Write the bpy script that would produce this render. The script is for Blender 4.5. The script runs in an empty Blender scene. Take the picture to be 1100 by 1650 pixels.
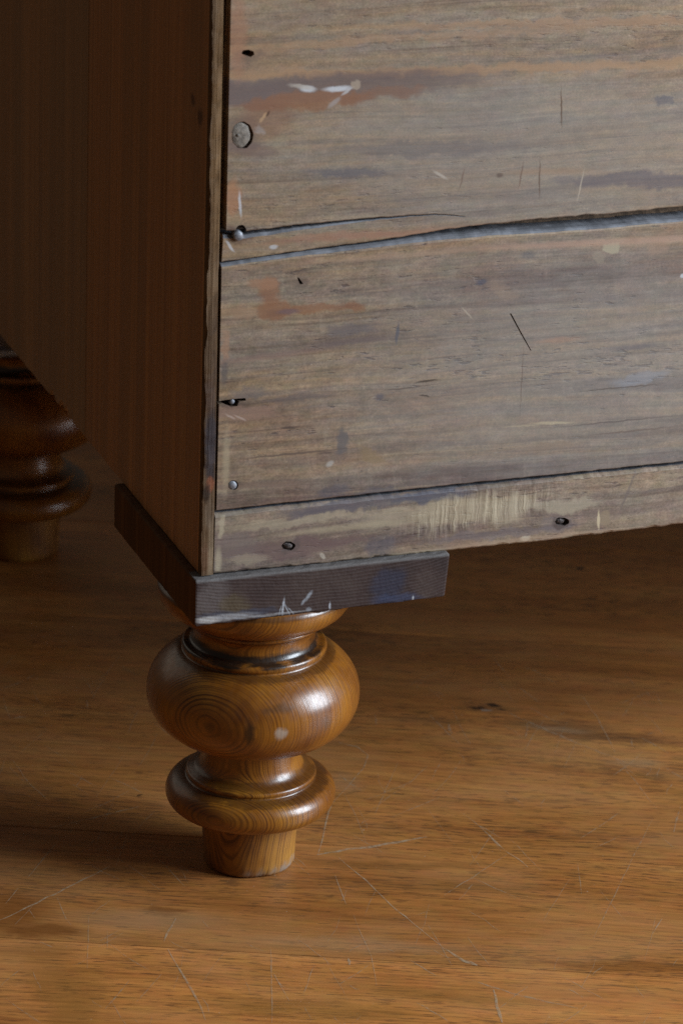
import bpy, bmesh, math, random
import numpy as np
from mathutils import Vector, Matrix
random.seed(7)
rng = np.random.default_rng(11)
sc = bpy.context.scene

# ------------------------------------------------------------------ camera
F_PX = 6501.9                                     # focal length in photograph pixels (1100 x 1650)
CAM = np.array([-0.60927, -1.82882, 0.99691])
yaw, pitch, roll = 0.358831, 0.378562, 0.034680
d = np.array([math.sin(yaw) * math.cos(pitch), math.cos(yaw) * math.cos(pitch), -math.sin(pitch)])
r0 = np.array([math.cos(yaw), -math.sin(yaw), 0.0])
u0 = np.cross(r0, d)
rt = math.cos(roll) * r0 + math.sin(roll) * u0
up = -math.sin(roll) * r0 + math.cos(roll) * u0
cd = bpy.data.cameras.new('camera')
cam = bpy.data.objects.new('camera', cd)
sc.collection.objects.link(cam)
cd.sensor_fit = 'VERTICAL'; cd.sensor_height = 36.0; cd.sensor_width = 24.0
cd.lens = 36.0 * F_PX / 1650.0
cd.clip_start = 0.05; cd.clip_end = 60
cd.dof.use_dof = True; cd.dof.focus_distance = 2.13; cd.dof.aperture_fstop = 13
M = Matrix.Identity(4)
for i in range(3):
    M[i][0], M[i][1], M[i][2], M[i][3] = rt[i], up[i], -d[i], CAM[i]
cam.matrix_world = M
sc.camera = cam

# ------------------------------------------------------------------ light: one window to the right, dim room
w = bpy.data.worlds.new('World'); sc.world = w; w.use_nodes = True
bg = w.node_tree.nodes['Background']
bg.inputs[0].default_value = (1.0, 0.86, 0.70, 1); bg.inputs[1].default_value = 0.054

def area(name, loc, target, sx, sy, power, col):
    l = bpy.data.lights.new(name, 'AREA'); l.shape = 'RECTANGLE'; l.size = sx; l.size_y = sy
    l.energy = power; l.color = col
    o = bpy.data.objects.new(name, l); sc.collection.objects.link(o)
    o.location = loc
    o.rotation_euler = (Vector(target) - Vector(loc)).to_track_quat('-Z', 'Y').to_euler()
    return o
area('window_light', (1.75, -0.98, 1.02), (0.08, -0.02, 0.12), 0.85, 1.15, 84, (0.80, 0.90, 1.0))
area('far_window_light', (-1.0, 2.9, 1.8), (0.05, 0.6, 0.10), 2.6, 2.0, 5.5, (1.0, 0.88, 0.74))

vs = sc.view_settings
vs.view_transform = 'Standard'; vs.look = 'None'; vs.exposure = 0.0; vs.gamma = 1.0; vs.use_curve_mapping = False
sc.render.engine = 'CYCLES'
sc.cycles.use_denoising = False
sc.cycles.max_bounces = 4; sc.cycles.diffuse_bounces = 2; sc.cycles.glossy_bounces = 2
sc.cycles.sample_clamp_indirect = 4.0

# ------------------------------------------------------------------ where a mark of the photograph lies on a real surface
def ray(px, py):
    return d + (px - 550.0) / F_PX * rt - (py - 825.0) / F_PX * up
def on(px, py, axis, val):
    v = ray(px, py); t = (val - CAM[axis]) / v[axis]
    return CAM + t * v
def back(px, py, y=0.0):
    q = on(px, py, 1, y); return float(q[0]), float(q[2])
def flo(px, py, z=0.0):
    q = on(px, py, 2, z); return float(q[0]), float(q[1])
K = 0.00036                                       # metres per photograph pixel on the chest's back

# ------------------------------------------------------------------ node helper
class N:
    def __init__(s, name):
        s.m = bpy.data.materials.new(name); s.m.use_nodes = True
        s.t = s.m.node_tree; s.t.nodes.clear()
        s.out = s.t.nodes.new('ShaderNodeOutputMaterial')
        s.b = s.t.nodes.new('ShaderNodeBsdfPrincipled')
        s.t.links.new(s.b.outputs[0], s.out.inputs[0])
        s.P = s.new('ShaderNodeTexCoord').outputs['Object']
    def new(s, k): return s.t.nodes.new(k)
    def put(s, sock, v):
        if v is None: return
        if hasattr(v, 'is_linked') or isinstance(v, bpy.types.NodeSocket): s.t.links.new(v, sock)
        else:
            if isinstance(v, (tuple, list)) and len(v) == 3 and sock.type == 'RGBA': v = (*v, 1)
            sock.default_value = v
    def math(s, op, a, b=0.5, c=None, clamp=False):
        n = s.new('ShaderNodeMath'); n.operation = op; n.use_clamp = clamp
        s.put(n.inputs[0], a); s.put(n.inputs[1], b)
        if c is not None: s.put(n.inputs[2], c)
        return n.outputs[0]
    def vec(s, op, a, b=(0, 0, 0)):
        n = s.new('ShaderNodeVectorMath'); n.operation = op
        s.put(n.inputs[0], a)
        if op == 'SCALE': s.put(n.inputs['Scale'], b)
        elif op != 'LENGTH': s.put(n.inputs[1], b)
        return n.outputs['Value'] if op in ('LENGTH', 'DOT_PRODUCT') else n.outputs['Vector']
    def map(s, v, scale=(1, 1, 1), loc=(0, 0, 0), rot=(0, 0, 0), kind='POINT'):
        if kind == 'POINT' and rot == (0, 0, 0):
            n = s.new('ShaderNodeVectorMath'); n.operation = 'MULTIPLY_ADD'
            s.put(n.inputs[0], v); n.inputs[1].default_value = scale; n.inputs[2].default_value = loc
            return n.outputs[0]
        n = s.new('ShaderNodeMapping'); n.vector_type = kind
        s.put(n.inputs[0], v)
        n.inputs[1].default_value = loc; n.inputs[2].default_value = rot; n.inputs[3].default_value = scale
        return n.outputs[0]
    def noise(s, v, scale=1.0, detail=3.0, rough=0.55, dist=0.0, col=False):
        n = s.new('ShaderNodeTexNoise'); s.put(n.inputs['Vector'], v)
        n.inputs['Scale'].default_value = scale; n.inputs['Detail'].default_value = detail
        n.inputs['Roughness'].default_value = rough; n.inputs['Distortion'].default_value = dist
        return n.outputs['Color' if col else 'Fac']
    def ran(s, v, a, b, c=0.0, e=1.0, smooth=True):
        n = s.new('ShaderNodeMapRange'); n.interpolation_type = 'SMOOTHSTEP' if smooth else 'LINEAR'
        n.clamp = True
        for i, x in enumerate((v, a, b, c, e)): s.put(n.inputs[i], x)
        return n.outputs[0]
    def mix(s, f, a, b, mode='MIX'):
        n = s.new('ShaderNodeMix'); n.data_type = 'RGBA'; n.blend_type = mode
        s.put(n.inputs[0], f); s.put(n.inputs[6], a); s.put(n.inputs[7], b)
        return n.outputs[2]
    def ramp(s, f, stops):
        n = s.new('ShaderNodeValToRGB'); e = n.color_ramp.elements
        while len(e) < len(stops): e.new(0.5)
        for k, (p, c) in enumerate(stops):
            e[k].position = p; e[k].color = (*c, 1)
        s.put(n.inputs[0], f); return n.outputs[0]
    def punch(s, col, g, gain):
        n = s.new('ShaderNodeGamma'); s.put(n.inputs[0], col); n.inputs[1].default_value = g
        return s.mix(1.0, n.outputs[0], (gain, gain, gain), 'MULTIPLY')
    def bump(s, h, dist=0.001, strength=1.0, nrm=None):
        n = s.new('ShaderNodeBump'); n.inputs['Strength'].default_value = strength
        n.inputs['Distance'].default_value = dist
        s.put(n.inputs['Height'], h)
        if nrm is not None: s.put(n.inputs['Normal'], nrm)
        return n.outputs[0]
    def blob(s, v, c, rad, rot=(0, 0, 0), soft=0.4):
        # rotate the coordinates once per turn (to 2 degrees), then scale and shift
        R3 = tuple(round(math.degrees(a) / 2) * 2 for a in rot)
        key = (v.node.name, R3)
        if not hasattr(s, 'rc'): s.rc = {}
        if key not in s.rc:
            s.rc[key] = v if R3 == (0, 0, 0) else s.map(v, rot=tuple(-math.radians(a) for a in R3))
        from mathutils import Euler
        cc = Euler([-math.radians(a) for a in R3], 'XYZ').to_matrix() @ Vector(c)
        q = s.map(s.rc[key], scale=tuple(1 / k for k in rad), loc=tuple(-cc[i] / rad[i] for i in range(3)))
        return s.ran(s.vec('LENGTH', q), 1 + soft, max(0.0, 1 - soft), 0.0, 1.0)
    def warp(s, v, scale, amt, detail=2.0):
        k = s.vec('SUBTRACT', s.noise(v, scale, detail, col=True), (0.5, 0.5, 0.5))
        return s.vec('ADD', v, s.vec('SCALE', k, amt))
    def done(s, col, rough=0.6, nrm=None, spec=0.4, coat=0.0, coat_rough=0.2):
        s.put(s.b.inputs['Base Color'], col); s.put(s.b.inputs['Roughness'], rough)
        s.put(s.b.inputs['Normal'], nrm)
        s.put(s.b.inputs['Specular IOR Level'], spec)
        s.b.inputs['Coat Weight'].default_value = coat; s.b.inputs['Coat Roughness'].default_value = coat_rough
        return s.m

# ------------------------------------------------------------------ materials
def marks(n, Pw, col, lst, y=0.0):
    """stains, paint dabs and dents with a shape of their own: (px, py, half-width px, half-height px, turn deg, colour, amount, softness)"""
    g = n.noise(n.map(n.P, (34, 34, 400)), 1, 3, 0.7)
    gs = n.math('MULTIPLY', n.math('SUBTRACT', g, 0.5), 1.5)
    Pt = n.warp(n.P, 260, 0.0014, 2)
    for (px, py, a, b, t, c, amt, soft) in lst:
        x, z = back(px, py, y)
        if a > 2 * b and abs(t) < 60: t -= 6.0            # the boards' own level runs 6 degrees uphill in the photograph
        thin = min(a, b) <= 5
        f = n.blob(Pt if thin else Pw, (x, 0, z), (a * K, 1.0, b * K), (0, -math.radians(t), 0), soft)
        if soft >= 0.5 and not thin:                      # stains soak along the grain
            f = n.ran(n.math('ADD', n.math('MULTIPLY', f, 1.25), n.math('MULTIPLY', gs, f)), 0.12, 1.2)
        col = n.mix(n.math('MULTIPLY', f, amt), col, c)
    return col

def weathered(name, stops, lst, seed=0.0, pores=0.6, tilt=0.0, fine=1.0, extra=None, gray=(0.245, 0.218, 0.188), grayamt=0.42):
    n = N(name)
    P = n.map(n.P, loc=(seed, seed * 0.37, seed * 0.71), rot=(0, math.radians(tilt), 0))
    G = n.vec('ADD', P, n.vec('MULTIPLY', n.vec('SUBTRACT', n.noise(n.map(P, (5, 1, 9)), 1, 2, col=True), (0.5, 0.5, 0.5)), (0, 0, 0.014)))
    band = n.noise(n.map(G, (2.0, 1, 46)), 1, 4, 0.6)
    col = n.ramp(n.ran(band, 0.28, 0.72, smooth=False), stops)
    fib = n.noise(n.map(G, (9, 1, 260)), 1, 5, 0.65)
    col = n.mix(1.0, col, n.ramp(fib, [(0.25, (0.72, 0.70, 0.68)), (0.5, (1, 1, 1)), (0.8, (1.16, 1.15, 1.12))]), 'MULTIPLY')
    bl = n.noise(n.map(G, (18, 1, 60)), 1, 5, 0.68)
    col = n.mix(n.math('MULTIPLY', n.ran(bl, 0.42, 0.68), grayamt), col, gray)
    warmb = n.noise(n.map(P, (11, 1, 30), loc=(3.1, 0, 1.7)), 1, 4, 0.6)
    col = n.mix(n.math('MULTIPLY', n.ran(warmb, 0.50, 0.74), 0.45), col, (0.215, 0.140, 0.098))
    cool = n.noise(n.map(G, (7, 1, 62), loc=(8.1, 0, 5.2)), 1, 5, 0.66)
    col = n.mix(n.math('MULTIPLY', n.ran(cool, 0.50, 0.72), 0.60), col, (0.118, 0.096, 0.095))
    # short dark pores along the grain, denser in some bands
    dens = n.noise(n.map(G, (4, 1, 30), loc=(1.3, 0, 4.4)), 1, 2)
    po = n.noise(n.map(G, (105, 1, 520), loc=(0.3, 0, 2.2)), 1, 3, 0.6)
    pm = n.ran(n.math('ADD', po, n.math('MULTIPLY', dens, 0.42)), 0.83, 0.95)
    col = n.mix(n.math('MULTIPLY', pm, pores), col, (0.095, 0.075, 0.072))
    po2 = n.noise(n.map(G, (38, 1, 360), loc=(6.3, 0, 1.2)), 1, 4, 0.65)
    pm2 = n.ran(n.math('ADD', po2, n.math('MULTIPLY', dens, 0.40)), 0.80, 0.95)
    col = n.mix(n.math('MULTIPLY', pm2, pores * 0.55), col, (0.10, 0.078, 0.072))
    ln = n.noise(n.map(G, (5.5, 1, 300), loc=(2.7, 0, 8.8)), 1, 4, 0.62)
    lm = n.ran(ln, 0.52, 0.72)
    col = n.mix(n.math('MULTIPLY', lm, 0.55), col, (0.115, 0.083, 0.068))
    lt = n.ran(ln, 0.44, 0.28)
    col = n.mix(n.math('MULTIPLY', lt, 0.35), col, (0.36, 0.285, 0.20))
    # faint cross scuffs and grit
    sc_ = n.noise(n.map(n.map(P, rot=(0, 0.12, 0)), (210, 1, 30)), 1, 3, 0.6)
    col = n.mix(n.math('MULTIPLY', n.ran(sc_, 0.58, 0.80), 0.16 * fine), col, (0.40, 0.355, 0.29))
    grit = n.noise(n.P, 900, 2, 0.6)
    col = n.mix(1.0, col, n.ramp(grit, [(0.3, (0.86, 0.86, 0.86)), (0.7, (1.12, 1.12, 1.12))]), 'MULTIPLY')
    tint = n.noise(n.map(P, (95, 1, 190)), 1, 4, 0.7, col=True)
    lum = n.math('MULTIPLY', n.math('SUBTRACT', n.noise(n.map(P, (120, 1, 240), loc=(5, 0, 3)), 1, 4, 0.72), 0.5), 0.9)
    tint = n.vec('ADD', n.vec('SCALE', n.vec('SUBTRACT', tint, (0.5, 0.5, 0.5)), 0.18), (1, 1, 1))
    lv = n.new('ShaderNodeCombineXYZ')
    for k_ in range(3): n.put(lv.inputs[k_], lum)
    tint = n.vec('ADD', tint, lv.outputs[0])
    col = n.mix(1.0, col, tint, 'MULTIPLY')
    col = n.punch(col, 1.32, 1.56)
    fl = n.ran(n.noise(n.map(P, (190, 1, 330), loc=(9, 0, 6)), 1, 2), 0.72, 0.80)
    col = n.mix(n.math('MULTIPLY', fl, 0.35), col, (0.42, 0.37, 0.30))
    Pw = n.warp(n.warp(n.P, 60, 0.010, 3), 260, 0.0050, 3)
    col = marks(n, Pw, col, lst)
    h = n.math('ADD', n.math('MULTIPLY', fib, 0.45), n.math('MULTIPLY', pm, -0.35))
    h = n.math('ADD', h, n.math('MULTIPLY', sc_, 0.10 * fine))
    h = n.math('ADD', h, n.math('MULTIPLY', n.noise(n.map(P, (14, 14, 60)), 1, 3), 1.2))
    if extra: col, h = extra(n, col, h)
    nr = n.bump(h, 0.0008, 0.42)
    rough = n.ran(bl, 0.3, 0.7, 0.50, 0.68)
    return n.done(col, rough, nr, 0.35)

PURP, TAN, LTAN, GREY = (0.125, 0.090, 0.080), (0.262, 0.196, 0.132), (0.330, 0.252, 0.168), (0.230, 0.190, 0.152)
ST = [(0.0, PURP), (0.28, GREY), (0.5, TAN), (0.72, GREY), (1.0, LTAN)]
RUST = (0.225, 0.105, 0.055); ORNG = (0.34, 0.205, 0.115); BLUE = (0.075, 0.078, 0.105); DARK = (0.035, 0.028, 0.025)
WHITE = (0.52, 0.54, 0.57); CREAM = (0.385, 0.325, 0.225)
top_marks = [
    (860, 240, 330, 120, 0, (0.235, 0.225, 0.212), 0.42, 0.9),
    (388, 378, 20, 12, 0, (0.085, 0.045, 0.03), 0.65, 0.7), (392, 219, 26, 29, 0, (0.13, 0.095, 0.08), 0.6, 0.5), (400, 92, 18, 9, 0, (0.12, 0.085, 0.07), 0.5, 0.7),
    (560, 70, 420, 6, 6.5, ORNG, 0.45, 0.7), (900, 38, 300, 6, 3.5, ORNG, 0.55, 0.7), (780, 112, 420, 7, 4.5, ORNG, 0.6, 0.7),
    (430, 118, 80, 8, 2, ORNG, 0.45, 0.6),
    (540, 142, 220, 22, 5, (0.125, 0.09, 0.085), 0.75, 0.5), (400, 150, 60, 20, 0, (0.14, 0.105, 0.10), 0.6, 0.5),
    (500, 163, 90, 13, 5, RUST, 0.75, 0.5), (620, 150, 60, 8, 5, RUST, 0.4, 0.6), (430, 170, 40, 10, 3, RUST, 0.5, 0.6),
    (385, 60, 12, 55, 0, (0.32, 0.15, 0.09), 0.5, 0.7), (376, 320, 10, 28, 0, (0.36, 0.17, 0.085), 0.65, 0.6),
    (430, 190, 40, 22, 0, (0.20, 0.105, 0.07), 0.5, 0.6), (405, 245, 36, 12, 0, (0.14, 0.09, 0.08), 0.6, 0.6),
    (497, 144, 11, 4.2, -2, WHITE, 0.85, 0.5), (488, 141, 18, 3, -6, (0.42, 0.38, 0.33), 0.7, 0.5),
    (545, 144, 19, 4.0, 6, WHITE, 0.85, 0.5), (572, 137, 8, 6, 30, (0.36, 0.29, 0.22), 0.7, 0.5), (560, 148, 8, 2.0, 40, (0.45, 0.45, 0.46), 0.7, 0.5),
    (540, 166, 10, 3.4, 40, (0.32, 0.29, 0.28), 0.65, 0.5),
    (428, 187, 2.4, 4.5, -30, (0.42, 0.27, 0.15), 0.8, 0.5), (423, 194, 2.2, 4.5, -30, (0.40, 0.26, 0.15), 0.8, 0.5), (433, 184, 2.0, 4, -30, (0.06, 0.03, 0.02), 0.8, 0.5), (422, 207, 7, 6, 0, (0.32, 0.30, 0.29), 0.45, 0.7),
    (388, 330, 2.0, 16, 6, WHITE, 0.7, 0.5), (905, 175, 1.2, 26, 4, (0.09, 0.05, 0.03), 0.8, 0.5),
    (1075, 160, 16, 7, 0, BLUE, 0.55, 0.6), (1030, 292, 130, 12, 2, (0.09, 0.08, 0.10), 0.6, 0.6), (700, 240, 160, 10, 4, (0.12, 0.108, 0.11), 0.5, 0.6),
    (560, 280, 60, 6, 3, (0.11, 0.10, 0.11), 0.6, 0.6), (900, 278, 70, 5, 2, ORNG, 0.35, 0.7),
    (870, 290, 1.3, 26, 2, (0.11, 0.07, 0.05), 0.8, 0.5), (840, 285, 1.2, 18, -8, (0.13, 0.08, 0.06), 0.7, 0.5), (745, 290, 1.2, 16, -12, (0.13, 0.08, 0.06), 0.6, 0.5),
    (710, 283, 12, 2.2, -25, (0.45, 0.40, 0.34), 0.6, 0.5), (806, 284, 5, 4, 0, (0.09, 0.06, 0.05), 0.7, 0.5),
    (936, 300, 1.2, 22, -10, (0.42, 0.36, 0.28), 0.6, 0.5), (800, 395 - 30, 300, 5, 6, (0.30, 0.16, 0.10), 0.4, 0.7),
    (560, 395 - 12, 120, 6, 7, (0.30, 0.15, 0.10), 0.5, 0.7), (442, 399, 6, 3, 0, WHITE, 0.6, 0.4), (372, 398, 2, 10, 35, WHITE, 0.6, 0.4),
]
mid_marks = [
    (930, 600, 330, 190, 0, (0.245, 0.238, 0.230), 0.42, 0.9),
    (378, 784, 13, 10, 0, (0.07, 0.05, 0.04), 0.6, 0.7), (376, 652, 26, 9, 0, (0.08, 0.055, 0.045), 0.55, 0.7), (483, 455, 8, 7, 0, (0.10, 0.075, 0.06), 0.5, 0.7),
    (432, 470, 17, 24, 8, RUST, 0.75, 0.6), (440, 500, 28, 13, 0, RUST, 0.75, 0.6), (505, 497, 46, 7, 4, RUST, 0.72, 0.6), (570, 491, 18, 8, 0, RUST, 0.7, 0.6), (446, 504, 16, 5, 6, (0.15, 0.075, 0.05), 0.5, 0.7), (560, 494, 20, 3, 6, (0.16, 0.075, 0.045), 0.5, 0.7),
    (425, 458, 24, 9, 0, (0.31, 0.17, 0.10), 0.7, 0.5), (392, 506, 20, 9, 0, (0.30, 0.19, 0.12), 0.6, 0.6), (465, 502, 16, 4, 4, (0.13, 0.085, 0.095), 0.7, 0.5),
    (565, 532, 36, 9, 4, (0.125, 0.11, 0.115), 0.6, 0.6), (640, 538, 2.6, 15, -4, (0.10, 0.10, 0.115), 0.85, 0.4),
    (548, 714, 9, 18, 4, (0.115, 0.105, 0.105), 0.8, 0.5), (532, 748, 6, 4, 20, (0.42, 0.40, 0.37), 0.6, 0.5), (612, 640, 7, 5, 0, BLUE, 0.6, 0.6),
    (985, 400, 13, 8, -6, (0.34, 0.30, 0.215), 0.85, 0.2), (962, 412, 8, 9, 0, (0.31, 0.265, 0.20), 0.4, 0.5),
    (848, 410, 12, 5, 0, BLUE, 0.4, 0.6), (775, 454, 8, 4, 8, BLUE, 0.75, 0.5), (808, 470, 24, 8, -20, (0.33, 0.24, 0.17), 0.3, 0.7),
    (890, 682, 30, 2.2, 3, CREAM, 0.85, 0.5), (840, 687, 26, 1.4, 4, (0.36, 0.30, 0.21), 0.6, 0.5),
    (600, 735, 22, 9, -20, (0.235, 0.165, 0.09), 0.6, 0.6), (538, 790, 26, 9, 0, BLUE, 0.45, 0.6), (610, 795, 40, 7, 5, BLUE, 0.45, 0.6),
    (400, 632, 26, 9, 0, (0.125, 0.11, 0.11), 0.6, 0.6), (480, 640, 50, 7, 8, (0.12, 0.10, 0.10), 0.5, 0.6), (398, 668, 44, 13, 3, (0.235, 0.145, 0.11), 0.6, 0.5),
    (430, 575, 90, 5, 8, (0.21, 0.135, 0.115), 0.5, 0.6), (560, 552, 60, 5, 8, (0.13, 0.10, 0.10), 0.5, 0.6),
    (362, 560, 6, 24, 0, (0.36, 0.20, 0.12), 0.5, 0.6), (365, 745, 5, 45, 0, (0.40, 0.33, 0.22), 0.5, 0.7), (362, 600, 5, 18, 0, (0.07, 0.065, 0.07), 0.6, 0.6),
    (688, 615, 16, 1.6, 8, DARK, 0.75, 0.5), (684, 638, 8, 1.4, -6, DARK, 0.75, 0.5), (660, 625, 40, 1.0, 8, (0.10, 0.075, 0.065), 0.7, 0.5),
    (470, 732, 80, 1.5, 6, (0.10, 0.07, 0.055), 0.75, 0.5), (430, 782, 70, 4, 4, (0.20, 0.135, 0.10), 0.5, 0.6), (525, 730, 14, 2, 5, (0.09, 0.06, 0.05), 0.7, 0.5),
    (470, 689, 14, 2, 3, (0.10, 0.06, 0.05), 0.6, 0.5), (465, 690, 10, 2, 0, DARK, 0.5, 0.5), (885, 720, 40, 6, 3, (0.22, 0.16, 0.115), 0.5, 0.6),
    (900, 548, 34, 4, 5, (0.33, 0.20, 0.14), 0.5, 0.6), (1020, 560, 40, 4, 6, (0.11, 0.10, 0.115), 0.55, 0.6), (1030, 610, 45, 10, 12, (0.24, 0.25, 0.28), 0.5, 0.6),
    (1058, 395, 16, 16, 0, (0.33, 0.215, 0.15), 0.35, 0.7), (1098, 444, 3, 3, 0, WHITE, 0.7, 0.5), (960, 390, 200, 5, 4.5, (0.42, 0.27, 0.20), 0.5, 0.6),
    (620, 413, 120, 4, 7, (0.40, 0.27, 0.19), 0.35, 0.6), (841, 610, 0.9, 48, 1, (0.11, 0.08, 0.065), 0.55, 0.5), (752, 504, 12, 1.4, -40, (0.42, 0.36, 0.28), 0.6, 0.5),
    (388, 674, 10, 1.6, -22, (0.42, 0.33, 0.28), 0.6, 0.5), (372, 672, 8, 1.6, -25, (0.42, 0.33, 0.28), 0.6, 0.5), (1000, 625, 60, 1.2, 5, (0.10, 0.08, 0.07), 0.7, 0.5),
    (990, 680, 70, 1.2, 6, (0.10, 0.08, 0.075), 0.7, 0.5), (1020, 695, 60, 1.4, 6, (0.12, 0.085, 0.07), 0.6, 0.5),
]
rail_marks = [
    (600, 812, 130, 10, 5, BLUE, 0.60, 0.6), (700, 800, 60, 9, 6, (0.075, 0.08, 0.11), 0.65, 0.6), (520, 822, 60, 8, 5, (0.10, 0.085, 0.10), 0.6, 0.6),
    (480, 840, 110, 7, 6, CREAM, 0.45, 0.6), (460, 885, 100, 14, 5, (0.135, 0.088, 0.085), 0.75, 0.5), (380, 880, 34, 24, 0, (0.16, 0.125, 0.115), 0.6, 0.6),
    (540, 870, 60, 8, 5, (0.14, 0.09, 0.085), 0.6, 0.6), (612, 880, 24, 14, 0, BLUE, 0.5, 0.6), (560, 850, 90, 5, 6, (0.38, 0.32, 0.21), 0.5, 0.6),
    (740, 822, 70, 22, 5, CREAM, 0.70, 0.55), (820, 822, 40, 22, 5, CREAM, 0.55, 0.55), (640, 835, 60, 12, 5, CREAM, 0.5, 0.6), (905, 815, 60, 10, 4, (0.42, 0.37, 0.27), 0.5, 0.6),
    (900, 842, 30, 14, 0, (0.15, 0.125, 0.13), 0.5, 0.6), (800, 860, 120, 8, 6, (0.15, 0.13, 0.14), 0.5, 0.6), (354, 845, 6, 16, 0, (0.43, 0.37, 0.26), 0.6, 0.5), (352, 905, 5, 20, 0, (0.43, 0.37, 0.26), 0.6, 0.5),
    (972, 836, 9, 11, 25, (0.24, 0.185, 0.125), 0.85, 0.3), (964, 838, 2.2, 14, 4, (0.5, 0.42, 0.28), 0.9, 0.4), (1012, 790, 2, 36, -20, (0.14, 0.11, 0.10), 0.6, 0.5),
    (846, 868, 8, 4, 0, (0.5, 0.44, 0.34), 0.8, 0.4), (840, 870, 160, 3, 7, (0.36, 0.25, 0.17), 0.5, 0.6), (905, 841, 16, 9, 0, (0.08, 0.06, 0.055), 0.8, 0.5), (466, 880, 16, 9, 0, (0.09, 0.07, 0.065), 0.6, 0.5),
    (520, 896, 3, 6, 40, (0.45, 0.4, 0.33), 0.7, 0.4), (400, 902, 30, 8, 4, (0.38, 0.32, 0.23), 0.4, 0.6), (680, 893, 60, 5, 5, (0.37, 0.31, 0.22), 0.5, 0.6),
]
def saw(n, col, h):
    x, z = back(768, 823); v = n.warp(n.P, 120, 0.004, 3)
    f = n.blob(n.warp(n.P, 40, 0.02, 3), (x, 0, z), (110 * K, 1, 30 * K), (0, -math.radians(6), 0), 0.35)
    wv = n.math('MULTIPLY', n.math('SUBTRACT', n.noise(n.map(v, (230, 1, 16)), 1, 3, 0.6), 0.5), 4.0)
    wv = n.math('MULTIPLY', n.math('ADD', wv, n.noise(n.map(n.P, (250, 1, 60)), 1, 2)), f)
    col = n.mix(n.math('MULTIPLY', n.ran(wv, 0.25, 1.1), 0.55), col, (0.45, 0.39, 0.28))
    col = n.mix(n.math('MULTIPLY', n.ran(wv, -0.05, -0.6), 0.35), col, (0.19, 0.155, 0.125))
    return col, n.math('ADD', h, n.math('MULTIPLY', wv, 0.8))

def m_block():
    n = N('dark_block_wood')
    P = n.warp(n.P, 30, 0.004, 2)
    dx = n.math('SUBTRACT', n.vec('DOT_PRODUCT', P, (1, 0, 0)), 0.07)
    ph = n.math('SUBTRACT', n.vec('DOT_PRODUCT', P, (0, 0.35, 1.0)), n.math('MULTIPLY', n.math('MULTIPLY', dx, dx), 1.5))
    rings = n.math('SINE', n.math('MULTIPLY', ph, 6.2832 / 0.00190))
    rings = n.math('ADD', rings, n.math('MULTIPLY', n.math('SUBTRACT', n.noise(n.map(n.P, (110, 110, 620)), 1, 4, 0.65), 0.5), 2.6))
    big = n.noise(n.P, 34, 4)
    col = n.ramp(big, [(0.3, (0.028, 0.018, 0.017)), (0.5, (0.046, 0.029, 0.026)), (0.7, (0.070, 0.050, 0.042))])
    col = n.mix(n.ran(rings, -0.2, 1.8, 0, 0.42), col, (0.092, 0.074, 0.072))
    Pw = n.warp(n.P, 90, 0.010, 3)
    col = marks(n, Pw, col, [(626, 938, 26, 22, 0, (0.030, 0.036, 0.066), 0.55, 0.6), (640, 965, 40, 10, 0, (0.04, 0.055, 0.11), 0.6, 0.6),
        (345, 960, 26, 30, 0, (0.125, 0.105, 0.10), 0.6, 0.6), (378, 975, 22, 16, 0, (0.10, 0.075, 0.04), 0.6, 0.6), (385, 988, 60, 7, 3, (0.045, 0.05, 0.075), 0.7, 0.6),
        (362, 995, 44, 5, 6, (0.36, 0.36, 0.37), 0.6, 0.5), (335, 999, 16, 5, 0, (0.42, 0.41, 0.40), 0.7, 0.5),
        (456, 979, 1.7, 13, -3, (0.45, 0.48, 0.53), 0.8, 0.6), (463, 983, 1.0, 11, 25, (0.36, 0.39, 0.43), 0.7, 0.6), (469, 985, 0.9, 9, 35, (0.36, 0.39, 0.43), 0.6, 0.6), (451, 984, 0.9, 7, -10, (0.36, 0.39, 0.43), 0.6, 0.6), (497, 960, 2.6, 8, -32, (0.33, 0.36, 0.40), 0.65, 0.6), (489, 969, 2.0, 5, -32, (0.33, 0.36, 0.40), 0.6, 0.6), (497, 982, 4, 3, 0, (0.30, 0.33, 0.37), 0.6, 0.6),
        (531, 976, 1.4, 6, 0, (0.42, 0.45, 0.5), 0.75, 0.5), (665, 966, 1.6, 6, 0, (0.5, 0.53, 0.57), 0.7, 0.4), (440, 990, 50, 2, 5, (0.30, 0.30, 0.31), 0.6, 0.5)], y=-0.004)
    # bleached front top edge: dust, wear and caught light put into the colour
    edge = n.math('ADD', n.ran(n.vec('DOT_PRODUCT', n.P, (0, 0, 1)), 0.1895, 0.1912), 0.0)
    fr = n.ran(n.vec('DOT_PRODUCT', n.P, (0, 1, 0)), 0.012, 0.004)
    col = n.mix(n.math('MULTIPLY', n.math('MULTIPLY', edge, fr), 0.45), col, (0.22, 0.215, 0.21))
    h = n.math('ADD', n.math('MULTIPLY', rings, 0.10), n.math('MULTIPLY', n.noise(n.P, 260, 5, 0.7), 0.9))
    return n.done(col, 0.75, n.bump(h, 0.0006, 0.8), 0.22)

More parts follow.
